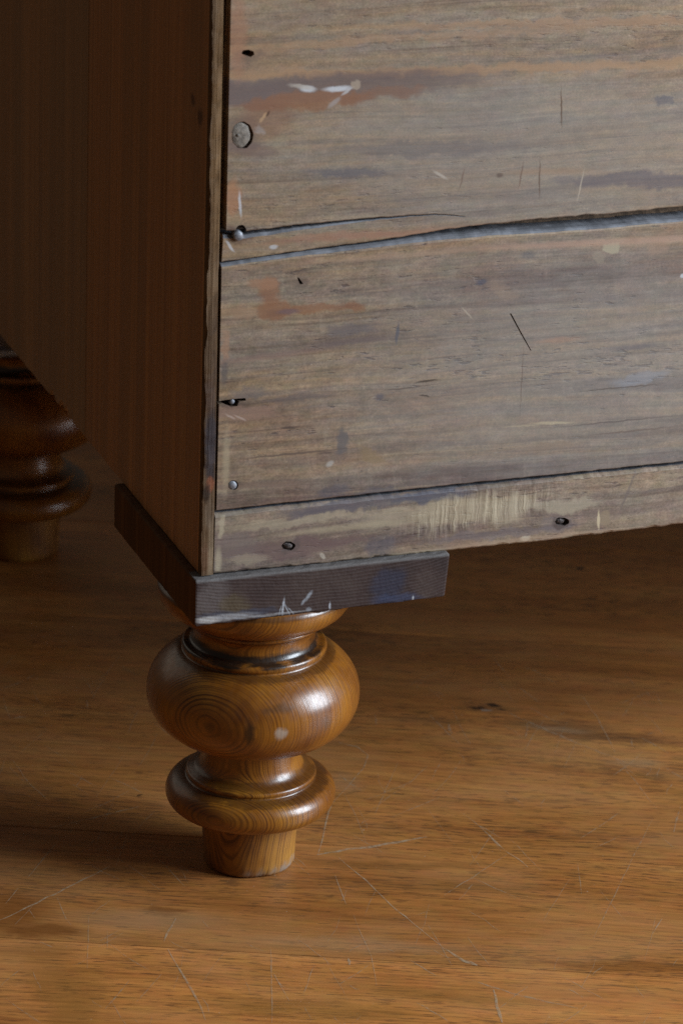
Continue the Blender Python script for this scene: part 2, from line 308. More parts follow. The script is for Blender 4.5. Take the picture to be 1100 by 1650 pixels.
def m_side(name='side_pine', dark=1.0):
    n = N(name)
    at = n.new('ShaderNodeAttribute'); at.attribute_type = 'OBJECT'; at.attribute_name = 'tone'
    P = n.map(n.P, (1, 1, 1))
    g = n.noise(n.map(P, (1, 330, 2.2)), 1, 4, 0.6)
    g2 = n.noise(n.map(P, (1, 45, 1.0)), 1, 3, 0.5)
    col = n.ramp(g, [(0.3, (0.24, 0.110, 0.044)), (0.5, (0.34, 0.172, 0.072)), (0.72, (0.43, 0.238, 0.106))])
    col = n.mix(n.ran(g2, 0.35, 0.7, 0, 0.6), col, (0.23, 0.135, 0.068))
    col = n.mix(at.outputs['Fac'], col, n.mix(1.0, col, (0.95, 1.12, 1.35), 'MULTIPLY'))
    Pw = n.warp(n.P, 60, 0.006, 2)
    for px, py, a, b in ((323, 188, 5, 12), (311, 160, 3, 8)):
        q = on(px, py, 0, 0.0)
        f = n.blob(Pw, tuple(q), (1, a * 0.0009, b * K), soft=0.5)
        col = n.mix(n.math('MULTIPLY', f, 0.7), col, (0.05, 0.022, 0.012))
    col = n.punch(col, 1.15, 1.30)
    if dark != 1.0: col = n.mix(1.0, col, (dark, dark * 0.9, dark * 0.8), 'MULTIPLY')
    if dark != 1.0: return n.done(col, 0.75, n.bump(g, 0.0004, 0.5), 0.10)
    return n.done(col, n.ran(g, 0.3, 0.7, 0.40, 0.54), n.bump(g, 0.0004, 0.5), 0.40)

def m_edge():
    n = N('worn_panel_edge')
    g = n.noise(n.map(n.P, (700, 20, 26)), 1, 5, 0.65)
    b = n.noise(n.map(n.P, (60, 20, 24)), 1, 4, 0.6)
    col = n.ramp(b, [(0.25, (0.050, 0.028, 0.015)), (0.45, (0.120, 0.076, 0.040)), (0.62, (0.185, 0.130, 0.078)), (0.8, (0.12, 0.080, 0.055))])
    col = n.mix(n.ran(g, 0.45, 0.75, 0, 0.5), col, (0.25, 0.195, 0.135))
    Pw = n.warp(n.P, 200, 0.004, 3)
    col = marks(n, Pw, col, [(340, 720, 9, 60, 0, (0.055, 0.052, 0.070), 0.85, 0.6), (338, 640, 8, 30, 0, (0.12, 0.085, 0.07), 0.7, 0.6), (338, 782, 6, 12, 0, (0.30, 0.12, 0.06), 0.7, 0.5),
        (333, 795, 6, 14, 0, (0.04, 0.03, 0.025), 0.8, 0.6), (338, 830, 7, 26, 0, (0.20, 0.165, 0.13), 0.6, 0.6), (330, 900, 6, 24, 0, (0.17, 0.10, 0.06), 0.7, 0.5), (340, 890, 4, 40, 0, (0.33, 0.28, 0.21), 0.7, 0.6),
        (352, 200, 10, 200, 0, (0.21, 0.135, 0.06), 0.6, 0.6)])
    col = n.punch(col, 1.15, 0.92)
    col = n.mix(1.0, col, (1.0, 0.90, 0.80), 'MULTIPLY')
    return n.done(col, 0.62, n.bump(g, 0.0007, 0.9), 0.3)

# direction in which the growth rings of the foot blank face (chest's outer corner)
VB = (-0.671, -0.741, 0.0)
def m_foot():
    n = N('varnished_turned_pine')
    P = n.P
    Q = n.warp(P, 14, 0.010, 2)
    s = n.vec('DOT_PRODUCT', Q, VB)
    side = n.vec('DOT_PRODUCT', Q, (-VB[1], VB[0], 0))
    s = n.math('SUBTRACT', s, n.math('MULTIPLY', n.math('MULTIPLY', side, side), 3.0))
    s = n.math('ADD', s, n.math('MULTIPLY', n.vec('DOT_PRODUCT', P, (0, 0, 1)), 0.03))
    cv = n.new('ShaderNodeCombineXYZ')
    n.put(cv.inputs[0], n.math('MULTIPLY', n.math('ADD', s, n.math('MULTIPLY', n.noise(n.map(P, (140, 140, 50)), 1, 3, 0.6), 0.0007)), 1250.0))
    rg = n.ran(n.noise(cv.outputs[0], 1, 2, 0.45), 0.32, 0.66, -1, 1)
    fine = n.noise(n.map(P, (420, 420, 60)), 1, 3, 0.6)
    tone = n.noise(P, 32, 3)
    base = n.ramp(tone, [(0.3, (0.150, 0.044, 0.005)), (0.48, (0.275, 0.098, 0.010)), (0.7, (0.375, 0.160, 0.018))])
    col = n.mix(n.math('MULTIPLY', n.ran(rg, -0.4, 0.95), n.ran(n.noise(n.map(P, (45, 45, 30), loc=(3, 1, 2)), 1, 2), 0.35, 0.65, 0.35, 0.85)), base, (0.066, 0.018, 0.003))
    col = n.mix(n.ran(fine, 0.5, 0.75, 0, 0.25), col, (0.10, 0.04, 0.012))
    zc = n.vec('DOT_PRODUCT', P, (0, 0, 1))
    # the ring of old black varnish left on the upper neck
    zz = n.math('ADD', zc, n.math('MULTIPLY', n.math('SUBTRACT', n.noise(n.map(P, (60, 60, 200)), 1, 3), 0.5), 0.011))
    blk = n.math('MULTIPLY', n.ran(zz, 0.1295, 0.1315), n.ran(zz, 0.1385, 0.1345))
    blk = n.math('MULTIPLY', blk, n.ran(n.noise(n.map(P, (40, 40, 160), loc=(2, 1, 0)), 1, 3), 0.34, 0.50))
    col = n.mix(n.math('MULTIPLY', blk, 0.93), col, (0.010, 0.007, 0.006))
    # grime of old polish, broken, on the turned coves
    gr = n.noise(n.map(P, (70, 70, 240), loc=(4, 2, 1)), 1, 4, 0.65)
    zj = n.math('ADD', zc, n.math('MULTIPLY', n.math('SUBTRACT', gr, 0.5), 0.006))
    for z0, hw in ((0.0518, 0.0022), (0.0580, 0.0030), (0.0740, 0.0030), (0.1262, 0.0022), (0.1440, 0.0018), (0.1650, 0.0030)):
        k_ = n.ran(n.math('ABSOLUTE', n.math('SUBTRACT', zj, z0)), hw, hw * 0.3)
        col = n.mix(n.math('MULTIPLY', k_, 0.6), col, (0.035, 0.014, 0.005))
    # worn grey rim at the floor and paler unvarnished stub
    col = n.mix(n.ran(zc, 0.036, 0.028, 0, 0.35), col, n.mix(1.0, col, (1.35, 1.7, 2.6), 'MULTIPLY'))
    rim = n.math('ADD', zc, n.math('MULTIPLY', n.math('SUBTRACT', n.noise(P, 160, 4), 0.5), 0.012))
    rsd = n.ran(n.vec('DOT_PRODUCT', P, (0.60, -0.80, 0)), -0.004, 0.022)
    rim = n.math('SUBTRACT', rim, n.math('MULTIPLY', rsd, 0.005))
    col = n.mix(n.math('MULTIPLY', n.ran(rim, 0.0030, -0.0035, 0, 0.7), n.math('MULTIPLY', rsd, n.ran(n.noise(n.map(P, (160, 160, 60), loc=(1, 5, 2)), 1, 3), 0.35, 0.60))), col, (0.25, 0.235, 0.215))
    Pw = n.warp(P, 200, 0.004, 3)
    def mark(px, py, a, b, c, amt, soft=0.5, R=0.0565, z0=None):
        nonlocal col
        az = math.asin(max(-1, min(1, (px - 408) / 171.0)))
        hx = -math.sin(yaw) * math.cos(az) + math.cos(yaw) * math.sin(az)
        hy = -math.cos(yaw) * math.cos(az) - math.sin(yaw) * math.sin(az)
        z = (1384 + 1254 * R * math.cos(az) - py) / 2705.0
        f = n.blob(Pw, (hx * R, hy * R, z), (a * K, a * K, b * K), soft=soft)
        col = n.mix(n.math('MULTIPLY', f, amt), col, c)
    mark(408, 1178, 8, 19, (0.028, 0.012, 0.006), 0.85)
    mark(345, 1171, 9, 9, (0.07, 0.022, 0.008), 0.7)
    mark(457, 1177, 9, 9, (0.40, 0.33, 0.27), 0.75, 0.4)
    mark(460, 1141, 20, 6, (0.08, 0.035, 0.014), 0.65, 0.6)
    mark(436, 1146, 9, 5, (0.08, 0.035, 0.014), 0.6, 0.6)
    mark(528, 1158, 8, 12, (0.09, 0.04, 0.016), 0.6, 0.6)
    mark(469, 1114, 3, 9, (0.10, 0.045, 0.018), 0.6, 0.6)
    h = n.math('ADD', n.math('MULTIPLY', rg, 0.12), n.math('MULTIPLY', fine, 0.5))
    nr = n.bump(h, 0.0003, 0.3)
    ro = n.ran(zc, 0.036, 0.026, 0.34, 0.58)
    ro = n.math('ADD', ro, n.ran(fine, 0.3, 0.7, -0.05, 0.08))
    m = n.done(col, ro, nr, 0.5, 0.55, 0.20)
    n.put(n.b.inputs['Coat Weight'], n.ran(zc, 0.028, 0.036, 0.02, 0.34))
    n.put(n.b.inputs['Coat Normal'], n.bump(n.math('ADD', fine, n.math('MULTIPLY', rg, 0.16)), 0.0002, 0.32))
    return m

ANG = math.radians(-23.6)                          # the floor boards' direction
CA, SA = math.cos(ANG), math.sin(ANG)
def m_floor():
    n = N('waxed_oak')
    at = n.new('ShaderNodeAttribute'); at.attribute_type = 'OBJECT'; at.attribute_name = 'tone'
    sd = n.new('ShaderNodeAttribute'); sd.attribute_type = 'OBJECT'; sd.attribute_name = 'seed'
    sv = n.new('ShaderNodeCombineXYZ'); n.put(sv.inputs[0], sd.outputs['Fac']); n.put(sv.inputs[1], sd.outputs['Fac'])
    R_ = n.map(n.P, rot=(0, 0, -ANG))
    Q = n.vec('ADD', R_, sv.outputs[0])
    G = n.vec('ADD', Q, n.vec('MULTIPLY', n.vec('SUBTRACT', n.noise(n.map(Q, (3, 7, 1)), 1, 2, col=True), (0.5, 0.5, 0.5)), (0, 0.03, 0)))
    a = n.noise(n.map(G, (1.6, 26, 1)), 1, 4, 0.6)
    col = n.ramp(a, [(0.28, (0.245, 0.093, 0.024)), (0.45, (0.330, 0.136, 0.036)), (0.58, (0.385, 0.166, 0.046)), (0.75, (0.450, 0.208, 0.064))])
    f = n.noise(n.map(G, (22, 420, 1)), 1, 4, 0.72)
    col = n.mix(1.0, col, n.ramp(f, [(0.30, (0.55, 0.52, 0.48)), (0.5, (1, 1, 1)), (0.70, (1.28, 1.28, 1.26))]), 'MULTIPLY')
    po = n.noise(n.map(G, (75, 620, 1)), 1, 2, 0.6)
    den = n.noise(n.map(G, (3, 20, 1), loc=(4, 2, 0)), 1, 2)
    pm = n.ran(n.math('ADD', po, n.math('MULTIPLY', den, 0.45)), 0.76, 0.90)
    col = n.mix(n.math('MULTIPLY', pm, 0.70), col, (0.085, 0.038, 0.016))
    # dull, greyed traffic wear
    wr = n.noise(n.map(R_, (7, 14, 1)), 1, 4, 0.6)
    col = n.mix(n.ran(wr, 0.38, 0.70, 0.05, 0.45), col, (0.420, 0.222, 0.092))
    col = n.mix(1.0, col, at.outputs['Color'], 'MULTIPLY')
    col = n.punch(col, 1.12, 1.20)
    Pw = n.warp(n.warp(n.P, 26, 0.020, 3), 160, 0.004, 2)
    tn = n.noise(n.map(R_, (60, 110, 1)), 1, 4, 0.7, col=True)
    col = n.mix(1.0, col, n.vec('ADD', n.vec('SCALE', n.vec('SUBTRACT', tn, (0.5, 0.5, 0.5)), 0.30), (1, 1, 1)), 'MULTIPLY')
    STN = (0.185, 0.060, 0.010)
    def mark(px, py, a, b, t, c, amt, soft=0.6):
        nonlocal col
        x, y = flo(px, py)
        ff = n.blob(Pw, (x, y, 0), (a * 0.000335, b * 0.00078, 1), (0, 0, ANG + math.radians(t + 3)), soft)
        col = n.mix(n.math('MULTIPLY', ff, amt), col, c)
    mark(20, 1470, 60, 26, 0, STN, 0.75); mark(70, 1500, 60, 8, 0, STN, 0.8, 0.5); mark(60, 1530, 70, 10, 0, (0.24, 0.10, 0.022), 0.5)
    mark(270, 1464, 34, 4, 0, STN, 0.8, 0.5); mark(265, 1472, 22, 3, 0, STN, 0.6, 0.5)
    mark(100, 1590, 50, 40, 30, (0.25, 0.105, 0.02), 0.5); mark(120, 1645, 30, 20, 0, (0.25, 0.105, 0.02), 0.5)
    mark(500, 1625, 160, 12, -4, (0.26, 0.115, 0.024), 0.55); mark(700, 1605, 120, 8, -3, (0.26, 0.115, 0.024), 0.45)
    mark(1010, 1558, 110, 6, -2, STN, 0.55); mark(830, 1468, 80, 4, 0, (0.20, 0.085, 0.022), 0.4)
    mark(600, 1392, 140, 5, 0, (0.19, 0.082, 0.02), 0.5); mark(720, 1430, 200, 5, 0, (0.22, 0.095, 0.024), 0.35)
    mark(785, 1139, 40, 7, 0, (0.12, 0.055, 0.022), 0.55, 0.8); mark(766, 1139, 14, 2.2, 0, (0.02, 0.011, 0.007), 0.9, 0.5); mark(794, 1135, 11, 2.6, 0, (0.012, 0.008, 0.006), 0.9, 0.5); mark(781, 1142, 9, 1.6, 0, (0.30, 0.25, 0.20), 0.7, 0.5); mark(806, 1141, 9, 1.4, -6, (0.02, 0.011, 0.007), 0.8, 0.5); mark(900, 1170, 90, 12, -5, (0.10, 0.048, 0.022), 0.5)
    mark(1000, 1190, 110, 8, -4, (0.085, 0.036, 0.018), 0.55); mark(690, 1160, 60, 10, 0, (0.15, 0.075, 0.03), 0.4)
    mark(930, 915, 6, 3, 0, (0.02, 0.012, 0.008), 0.8, 0.4); mark(224, 1284, 4, 1.6, 0, (0.03, 0.015, 0.008), 0.9, 0.4)
    mark(1020, 1230, 40, 8, 0, (0.34, 0.24, 0.14), 0.25); mark(560, 1260, 30, 12, 0, (0.30, 0.22, 0.14), 0.22); mark(900, 1175, 50, 5, -6, (0.34, 0.25, 0.16), 0.25)
    mark(560, 1520, 160, 10, 0, (0.36, 0.24, 0.14), 0.25); mark(230, 1480, 110, 14, 0, (0.36, 0.24, 0.14), 0.25)
    sp = n.noise(n.P, 420, 1, 0.4)
    col = n.mix(n.math('MULTIPLY', n.ran(sp, 0.79, 0.82), 0.5), col, (0.5, 0.42, 0.34))
    h = n.math('ADD', n.math('MULTIPLY', f, 0.5), n.math('MULTIPLY', pm, -0.8))
    h = n.math('ADD', h, n.math('MULTIPLY', n.noise(n.map(R_, (12, 30, 1)), 1, 3), 1.5))
    ro = n.math('ADD', n.ran(wr, 0.3, 0.7, 0.30, 0.42), n.math('MULTIPLY', f, 0.10))
    return n.done(col, ro, n.bump(h, 0.0004, 0.45), 0.45)

def m_simple(name, c, rough, spec=0.4, metal=0.0, vary=0.4, scale=400, bump=0.0004):
    n = N(name)
    x = n.noise(n.P, scale, 4, 0.6)
    col = n.mix(n.ran(x, 0.35, 0.7), tuple(k * (1 - vary) for k in c), tuple(min(1, k * (1 + vary)) for k in c))
    n.b.inputs['Metallic'].default_value = metal
    return n.done(col, rough, n.bump(x, bump, 0.6), spec)

def m_scratch(name, c, lo, hi):
    n = N(name)
    tr = n.new('ShaderNodeBsdfTransparent'); mx = n.new('ShaderNodeMixShader')
    f = n.ran(n.noise(n.P, 240, 3, 0.7), 0.32, 0.66, lo, hi)
    n.put(mx.inputs[0], f); n.t.links.new(tr.outputs[0], mx.inputs[1]); n.t.links.new(n.b.outputs[0], mx.inputs[2])
    n.t.links.new(mx.outputs[0], n.out.inputs[0])
    return n.done(c, 0.6, None, 0.3)

MT = dict(
    top=weathered('weathered_pine_upper', ST, top_marks, 0.0, 0.45, -0.6),
    mid=weathered('weathered_pine_lower', ST, mid_marks, 3.7, 0.75, -1.2),
    rail=weathered('weathered_pine_rail', [(0, (0.13, 0.098, 0.092)), (0.35, (0.215, 0.175, 0.145)), (0.7, (0.275, 0.222, 0.165)), (1, (0.33, 0.272, 0.200))], rail_marks, 7.9, 0.6, 0.4, extra=saw),
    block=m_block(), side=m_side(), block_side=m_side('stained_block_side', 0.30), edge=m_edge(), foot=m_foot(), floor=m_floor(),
    nail=m_simple('dull_steel_nail', (0.20, 0.21, 0.235), 0.5, 0.5, 0.3, 0.35, 500),
    rust=m_simple('rusty_nail', (0.075, 0.062, 0.060), 0.6, 0.4, 0.2, 0.7, 700, 0.0008),
    plug=m_simple('pale_plug', (0.170, 0.148, 0.124), 0.6, 0.35, 0, 0.25, 500, 0.0008),
    lit_dust=m_simple('skylit_dusty_arris', (0.165, 0.168, 0.185), 0.7, 0.3, 0, 0.28, 120, 0.0003),  # grey dust, with the skylight on the lips put into the colour
    inner=m_simple('raw_inner_pine', (0.16, 0.10, 0.06), 0.7),
    scr=m_scratch('pale_scratch', (0.50, 0.38, 0.25), 0.10, 0.62), scr2=m_scratch('faint_scratch', (0.46, 0.34, 0.22), 0.0, 0.50),
)

# ------------------------------------------------------------------ mesh helpers
def link(name, me, mats, parent=None, smooth=False):
    for m in (mats if isinstance(mats, (list, tuple)) else [mats]): me.materials.append(m)
    o = bpy.data.objects.new(name, me); sc.collection.objects.link(o)
    if parent: o.parent = parent
    if smooth:
        for f in me.polygons: f.use_smooth = True
    return o
def mesh(name, V, Fc):
    me = bpy.data.meshes.new(name); me.from_pydata([tuple(map(float, v)) for v in V], [], Fc)
    bm = bmesh.new(); bm.from_mesh(me); bmesh.ops.recalc_face_normals(bm, faces=bm.faces[:]); bm.to_mesh(me); bm.free()
    me.update(); return me
def box_mesh(name, a, b, bev=0.0, seg=2):
    bm = bmesh.new(); bmesh.ops.create_cube(bm, size=1.0)
    for v in bm.verts:
        v.co = Vector([(a[i] + b[i]) / 2 + v.co[i] * (b[i] - a[i]) for i in range(3)])
    if bev: bmesh.ops.bevel(bm, geom=bm.edges[:], offset=bev, segments=seg, affect='EDGES', profile=0.5)
    me = bpy.data.meshes.new(name); bm.to_mesh(me); bm.free(); return me
def loft(name, secs, close=True):
    k = len(secs[0]); V = [p for s in secs for p in s]; Fc = []
    for i in range(len(secs) - 1):
        for j in range(k):
            j2 = (j + 1) % k
            Fc.append((i * k + j, i * k + j2, (i + 1) * k + j2, (i + 1) * k + j))
    Fc.append(tuple(range(k))); Fc.append(tuple((len(secs) - 1) * k + j for j in reversed(range(k))))
    return mesh(name, V, Fc)
def carve(o, cutters):
    """cut real holes, then drop the cutters"""
    for c in cutters:
        m = o.modifiers.new('cut', 'BOOLEAN'); m.operation = 'DIFFERENCE'; m.solver = 'EXACT'; m.object = c
    dg = bpy.context.evaluated_depsgraph_get(); dg.update()
    me = bpy.data.meshes.new_from_object(o.evaluated_get(dg))
    o.modifiers.clear(); o.data = me
    for c in cutters: bpy.data.objects.remove(c, do_unlink=True)
def prism(poly, y0, y1):
    """cutter: polygon of (x, z) points pushed along y"""
    k = len(poly)
    V = [(x, y0, z) for x, z in poly] + [(x, y1, z) for x, z in poly]
    Fc = [tuple(range(k)), tuple(range(2 * k - 1, k - 1, -1))] + [(i, (i + 1) % k, k + (i + 1) % k, k + i) for i in range(k)]
    o = bpy.data.objects.new('cutter', mesh('cutter', V, Fc)); sc.collection.objects.link(o); return o
def circ(px, py, a, b, n=14, jit=0.0, rot=0.0):
    out = []
    for i in range(n):
        t = 2 * math.pi * i / n; k = 1 + random.uniform(-jit, jit)
        ex, ey = a * k * math.cos(t), b * k * math.sin(t)
        out.append(back(px + ex * math.cos(rot) - ey * math.sin(rot), py + ex * math.sin(rot) + ey * math.cos(rot)))
    return out
def ragged(xs, amp, k):
    """smooth-ish random wander for worn edges"""
    v = rng.normal(0, 1, len(xs)); ker = np.ones(k) / k
    return amp * np.convolve(v, ker, 'same') * math.sqrt(k)
def line(pts, xs):
    q = np.array([back(*p) for p in pts]); q = q[np.argsort(q[:, 0])]
    return np.interp(xs, q[:, 0], q[:, 1])

# ------------------------------------------------------------------ floor
floor = link('floor', box_mesh('floor', (-4, -3.5, -0.06), (4, 4.5, -0.0215)), MT['inner'])
floor['kind'] = 'structure'
NV = (-SA, CA)
seams = [-0.0461, 0.0852, 0.2446, 0.3846, 0.5414]
tones = [(1.20, 1.20, 1.20), (0.98, 0.99, 1.0), (0.97, 1.0, 1.04), (0.93, 0.92, 0.92), (1.0, 0.98, 0.95), (0.96, 0.97, 0.95)]
edges = [-0.0461 - 0.15 * k for k in range(9, 0, -1)] + seams + [0.5414 + 0.152 * k for k in range(1, 12)]
i0 = edges.index(seams[0])
for i in range(len(edges) - 1):
    a, b = edges[i] + 0.00025, edges[i + 1] - 0.00025
    me = box_mesh('floor_board', (-2.2, a, -0.021), (2.6, b, 0.0), 0.0006, 2)
    for v in me.vertices:
        x, y = v.co.x, v.co.y
        v.co.x, v.co.y = x * CA - y * SA, x * SA + y * CA
    o = link('floor_board', me, MT['floor'], floor)
    k = i - i0 + 1
    t = tones[k] if 0 <= k < len(tones) else tuple(random.uniform(0.92, 1.08) for _ in range(3))
    o['tone'] = t; o['seed'] = float(i * 1.73 % 9.1)

# scratches in the wax: hair-thin strips lying on the boards
def strips(name, lines, mat, z):
    V, Fc = [], []
    for pts, wd in lines:
        P = []
        for (p, q) in zip(pts[:-1], pts[1:]):
            m = max(2, int(math.hypot(q[0] - p[0], q[1] - p[1]) / 14))
            for t in np.linspace(0, 1, m, endpoint=False): P.append((p[0] + (q[0] - p[0]) * t, p[1] + (q[1] - p[1]) * t))
        P.append(pts[-1])
        W = [np.array(flo(x + random.gauss(0, 0.5), y + random.gauss(0, 0.5))) for x, y in P]
        for i, c in enumerate(W):
            tn = W[min(i + 1, len(W) - 1)] - W[max(i - 1, 0)]; tn /= (np.linalg.norm(tn) + 1e-9)
            e = min(i, len(W) - 1 - i) / max(1, (len(W) - 1) / 2)
            hw = wd * (1 + 1.6 * abs(tn[0] * rt[0] + tn[1] * rt[1]) ** 2) * (0.35 + 0.65 * min(1, e * 2)) * random.uniform(0.7, 1.2) / 2
            nx = np.array([-tn[1], tn[0]]) * hw
            V += [(c[0] + nx[0], c[1] + nx[1], z), (c[0] - nx[0], c[1] - nx[1], z)]
            if i: b = len(V); Fc.append((b - 4, b - 3, b - 1, b - 2))
    o = link(name, mesh(name, V, Fc), mat, floor); o['kind'] = 'stuff'; return o
MM = 0.001
bold = [([(510, 1377), (560, 1369), (620, 1361), (687, 1349)], 1.15), ([(512, 1378), (519, 1350), (526, 1318), (533, 1298)], 1.0), ([(533, 1296), (560, 1268), (585, 1238), (593, 1218), (575, 1204), (545, 1196)], .5),
    ([(0, 1484), (60, 1455), (120, 1425), (178, 1396)], .7), ([(545, 1382), (590, 1420), (640, 1468), (690, 1508), (720, 1532)], .6), ([(718, 1530), (745, 1548), (768, 1556)], 1.2),
    ([(781, 1340), (796, 1355), (812, 1370)], .9), ([(812, 1371), (835, 1385), (850, 1398)], .45), ([(270, 1530), (300, 1580), (325, 1625), (331, 1645)], .9), ([(283, 1480), (264, 1518)], 1.1),
    ([(436, 1530), (438, 1590), (438, 1648)], .5), ([(440, 1568), (466, 1612)], .5), ([(506, 1556), (490, 1600)], .6), ([(540, 1410), (557, 1458)], .55), ([(570, 1475), (580, 1505), (598, 1540), (606, 1590)], .45),
    ([(562, 1544), (563, 1556)], 1.4), ([(795, 1595), (800, 1620), (808, 1648)], 1.6), ([(715, 1443), (760, 1415), (815, 1378)], .4), ([(935, 1120), (960, 1155), (990, 1212)], .5), ([(1065, 1480), (1050, 1505)], .6),
    ([(45, 1415), (75, 1378), (92, 1358)], .5), ([(10, 1455), (30, 1430)], .5), ([(80, 1335), (150, 1318), (225, 1300)], .5), ([(20, 1225), (50, 1265), (78, 1290)], .4), ([(140, 1130), (142, 1144)], 1.0), ([(5, 1125), (18, 1160)], .5), ([(24, 1157), (43, 1155)], 1.0)]
faint = [([(805, 1625), (835, 1600), (850, 1590)], .6), ([(760, 1580), (840, 1605), (930, 1625)], .7), ([(670, 1615), (720, 1645)], .6), ([(930, 1390), (936, 1440)], .5), ([(955, 1512), (1010, 1400), (1050, 1320)], .5), ([(690, 1150), (740, 1200)], .5), ([(820, 1150), (900, 1185), (1010, 1230)], .9),
    ([(722, 1168), (728, 1182)], 2.2), ([(604, 1152), (606, 1168)], .7), ([(850, 1165), (846, 1190)], 1.2), ([(1016, 1190), (1019, 1205)], 1.0), ([(640, 1230), (605, 1310)], .5), ([(1085, 1340), (1095, 1300)], 1.2), ([(175, 1500), (173, 1530)], .8), ([(143, 1475), (141, 1560)], .5), ([(210, 1580), (170, 1625)], .6), ([(260, 1570), (220, 1615)], .6)]
for k in range(170):
    x, y = random.uniform(0, 1100), random.uniform(1050, 1650) ; t = random.choice([random.uniform(0.4, 1.2), random.uniform(1.8, 2.8)]); L = random.uniform(15, 90)
    faint.append(([(x, y), (x + L * .5 * math.cos(t) + random.uniform(-4, 4), y + L * .5 * math.sin(t)), (x + L * math.cos(t), y + L * math.sin(t))], random.uniform(.25, .5)))
strips('floor_scratches', [(p, wd * MM) for p, wd in bold], MT['scr'], 0.00015)
strips('faint_floor_scratches', [(p, wd * MM) for p, wd in faint], MT['scr2'], 0.00010)

# ------------------------------------------------------------------ the chest
WID, DEP, HGT, ZB = 1.0, 0.559, 0.86, 0.192
TK = 0.0072
chest = bpy.data.objects.new('chest_of_drawers', None); sc.collection.objects.link(chest)
chest['label'] = 'old pine chest on turned bun feet, its weathered plank back turned outward'
chest['category'] = 'chest'

# side planks (upright grain), the rear one ending in a worn raw edge
def side_plank(y0, y1, tone, first=False, x0=0.0, x1=0.0062):
    ys = np.linspace(y0 + 0.0002, y1 - 0.0002, 60)
    zb = ZB + ragged(ys, 0.00012, 3)
    if not first:
        for c in (back_side(85, 628), back_side(100, 640), back_side(108, 655)):
            zb += 0.006 * np.exp(-((ys - c) / 0.0035) ** 2)
    secs = []
    e = 0.0009
    for y, z in zip(ys, zb):
        secs.append([(x0 + e, y, z), (x0, y, z + e), (x0, y, HGT), (x1, y, HGT), (x1, y, z)])
    o = link('side_plank', loft('side_plank', secs), [MT['side'], MT['edge']], chest)
    if first:
        for f in o.data.polygons:
            if f.normal.y < -0.7: f.material_index = 1
    o['tone'] = tone
    return o
def back_side(px, py): return float(on(px, py, 0, 0.0)[1])
# rear plank: its raw edge gets its own subdivided strip so that the arris wanders
side_plank(0.0035, 0.2094, 0.0, True)
side_plank(0.2100, 0.4300, 0.75)
side_plank(0.4302, DEP, 0.5)
def tk(z): return 0.0075 - (z - 0.19) * 0.0042
zs = np.linspace(ZB + 0.0003, HGT, 260)
wl = np.clip(ragged(zs, 0.00042, 5), -0.0008, 0.0011); wf = ragged(zs, 0.00022, 4)
secs = [[(0.0001, 0.00345, z), (0.0001, 0.0016 + 0.3 * a, z), (0.0008 + a, 0.0003 + b, z), (0.0035, 0.0001 + b, z), (tk(z) - 0.0006, 0.0002 - b * .5, z), (tk(z), 0.0012, z), (tk(z), 0.00345, z)] for z, a, b in zip(zs, wl, wf)]
link('panel_edge', loft('panel_edge', secs), MT['edge'], chest)

# back boards
XR = 0.985
YB = 0.0125
def board_sections(xs, zt, zb, yf, rtop, rbot, crack=None, cup=None):
    secs = []
    for i, x in enumerate(xs):
        t, b = zt[i], zb[i]; a, c = rtop[i], rbot[i]; k = cup[i] if cup is not None else 0.0
        s = [(x, YB, t), (x, yf - k + a * 1.25, t), (x, yf - k + a * 0.62, t - a * 0.22), (x, yf - k + a * 0.2, t - a * 0.6), (x, yf - k, t - a)]
        if cup is not None: s += [(x, yf - k * 0.85, t - 0.014), (x, yf - k * 0.5, t - 0.032), (x, yf - k * 0.15, t - 0.055), (x, yf, t - 0.08)]
        if crack:
            cu, cl, dp, lip = (q[i] for q in crack)
            s += [(x, yf, cu + 0.0006), (x, yf + min(dp, 0.0004), cu), (x, yf + dp, cu - 0.00002), (x, yf + dp, cl + 0.00002), (x, yf + min(dp, lip), cl), (x, yf, cl - lip)]
        s += [(x, yf, b + c), (x, yf + c * 0.5, b + c * 0.2), (x, yf + c * 1.2, b), (x, YB, b)]
        secs.append(s)
    return secs
def skylit(o, k, rows):
    """pale upper arris, its skylight put into the grey: faces of those profile rows"""
    o.data.materials.append(MT['lit_dust'])
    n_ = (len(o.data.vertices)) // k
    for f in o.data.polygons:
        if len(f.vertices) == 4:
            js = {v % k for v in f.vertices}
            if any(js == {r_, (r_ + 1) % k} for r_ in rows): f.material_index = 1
def left_slope(secs, pts):
    """shear the left end to follow the board's own cut end"""
    q = sorted((back(*p)[1], back(*p)[0]) for p in pts)
    zq, xq = [a for a, _ in q], [b for _, b in q]
    x0 = secs[0][0][0]
    for s in secs:
        for j, (x, y, z) in enumerate(s):
            if x < 0.06:
                e = float(np.interp(z, zq, xq)); s[j] = (e + (x - x0) * (0.06 - e) / (0.06 - x0), y, z)
    return secs
xs = np.concatenate([np.linspace(0.0085, 0.30, 150), np.linspace(0.31, XR, 30)])
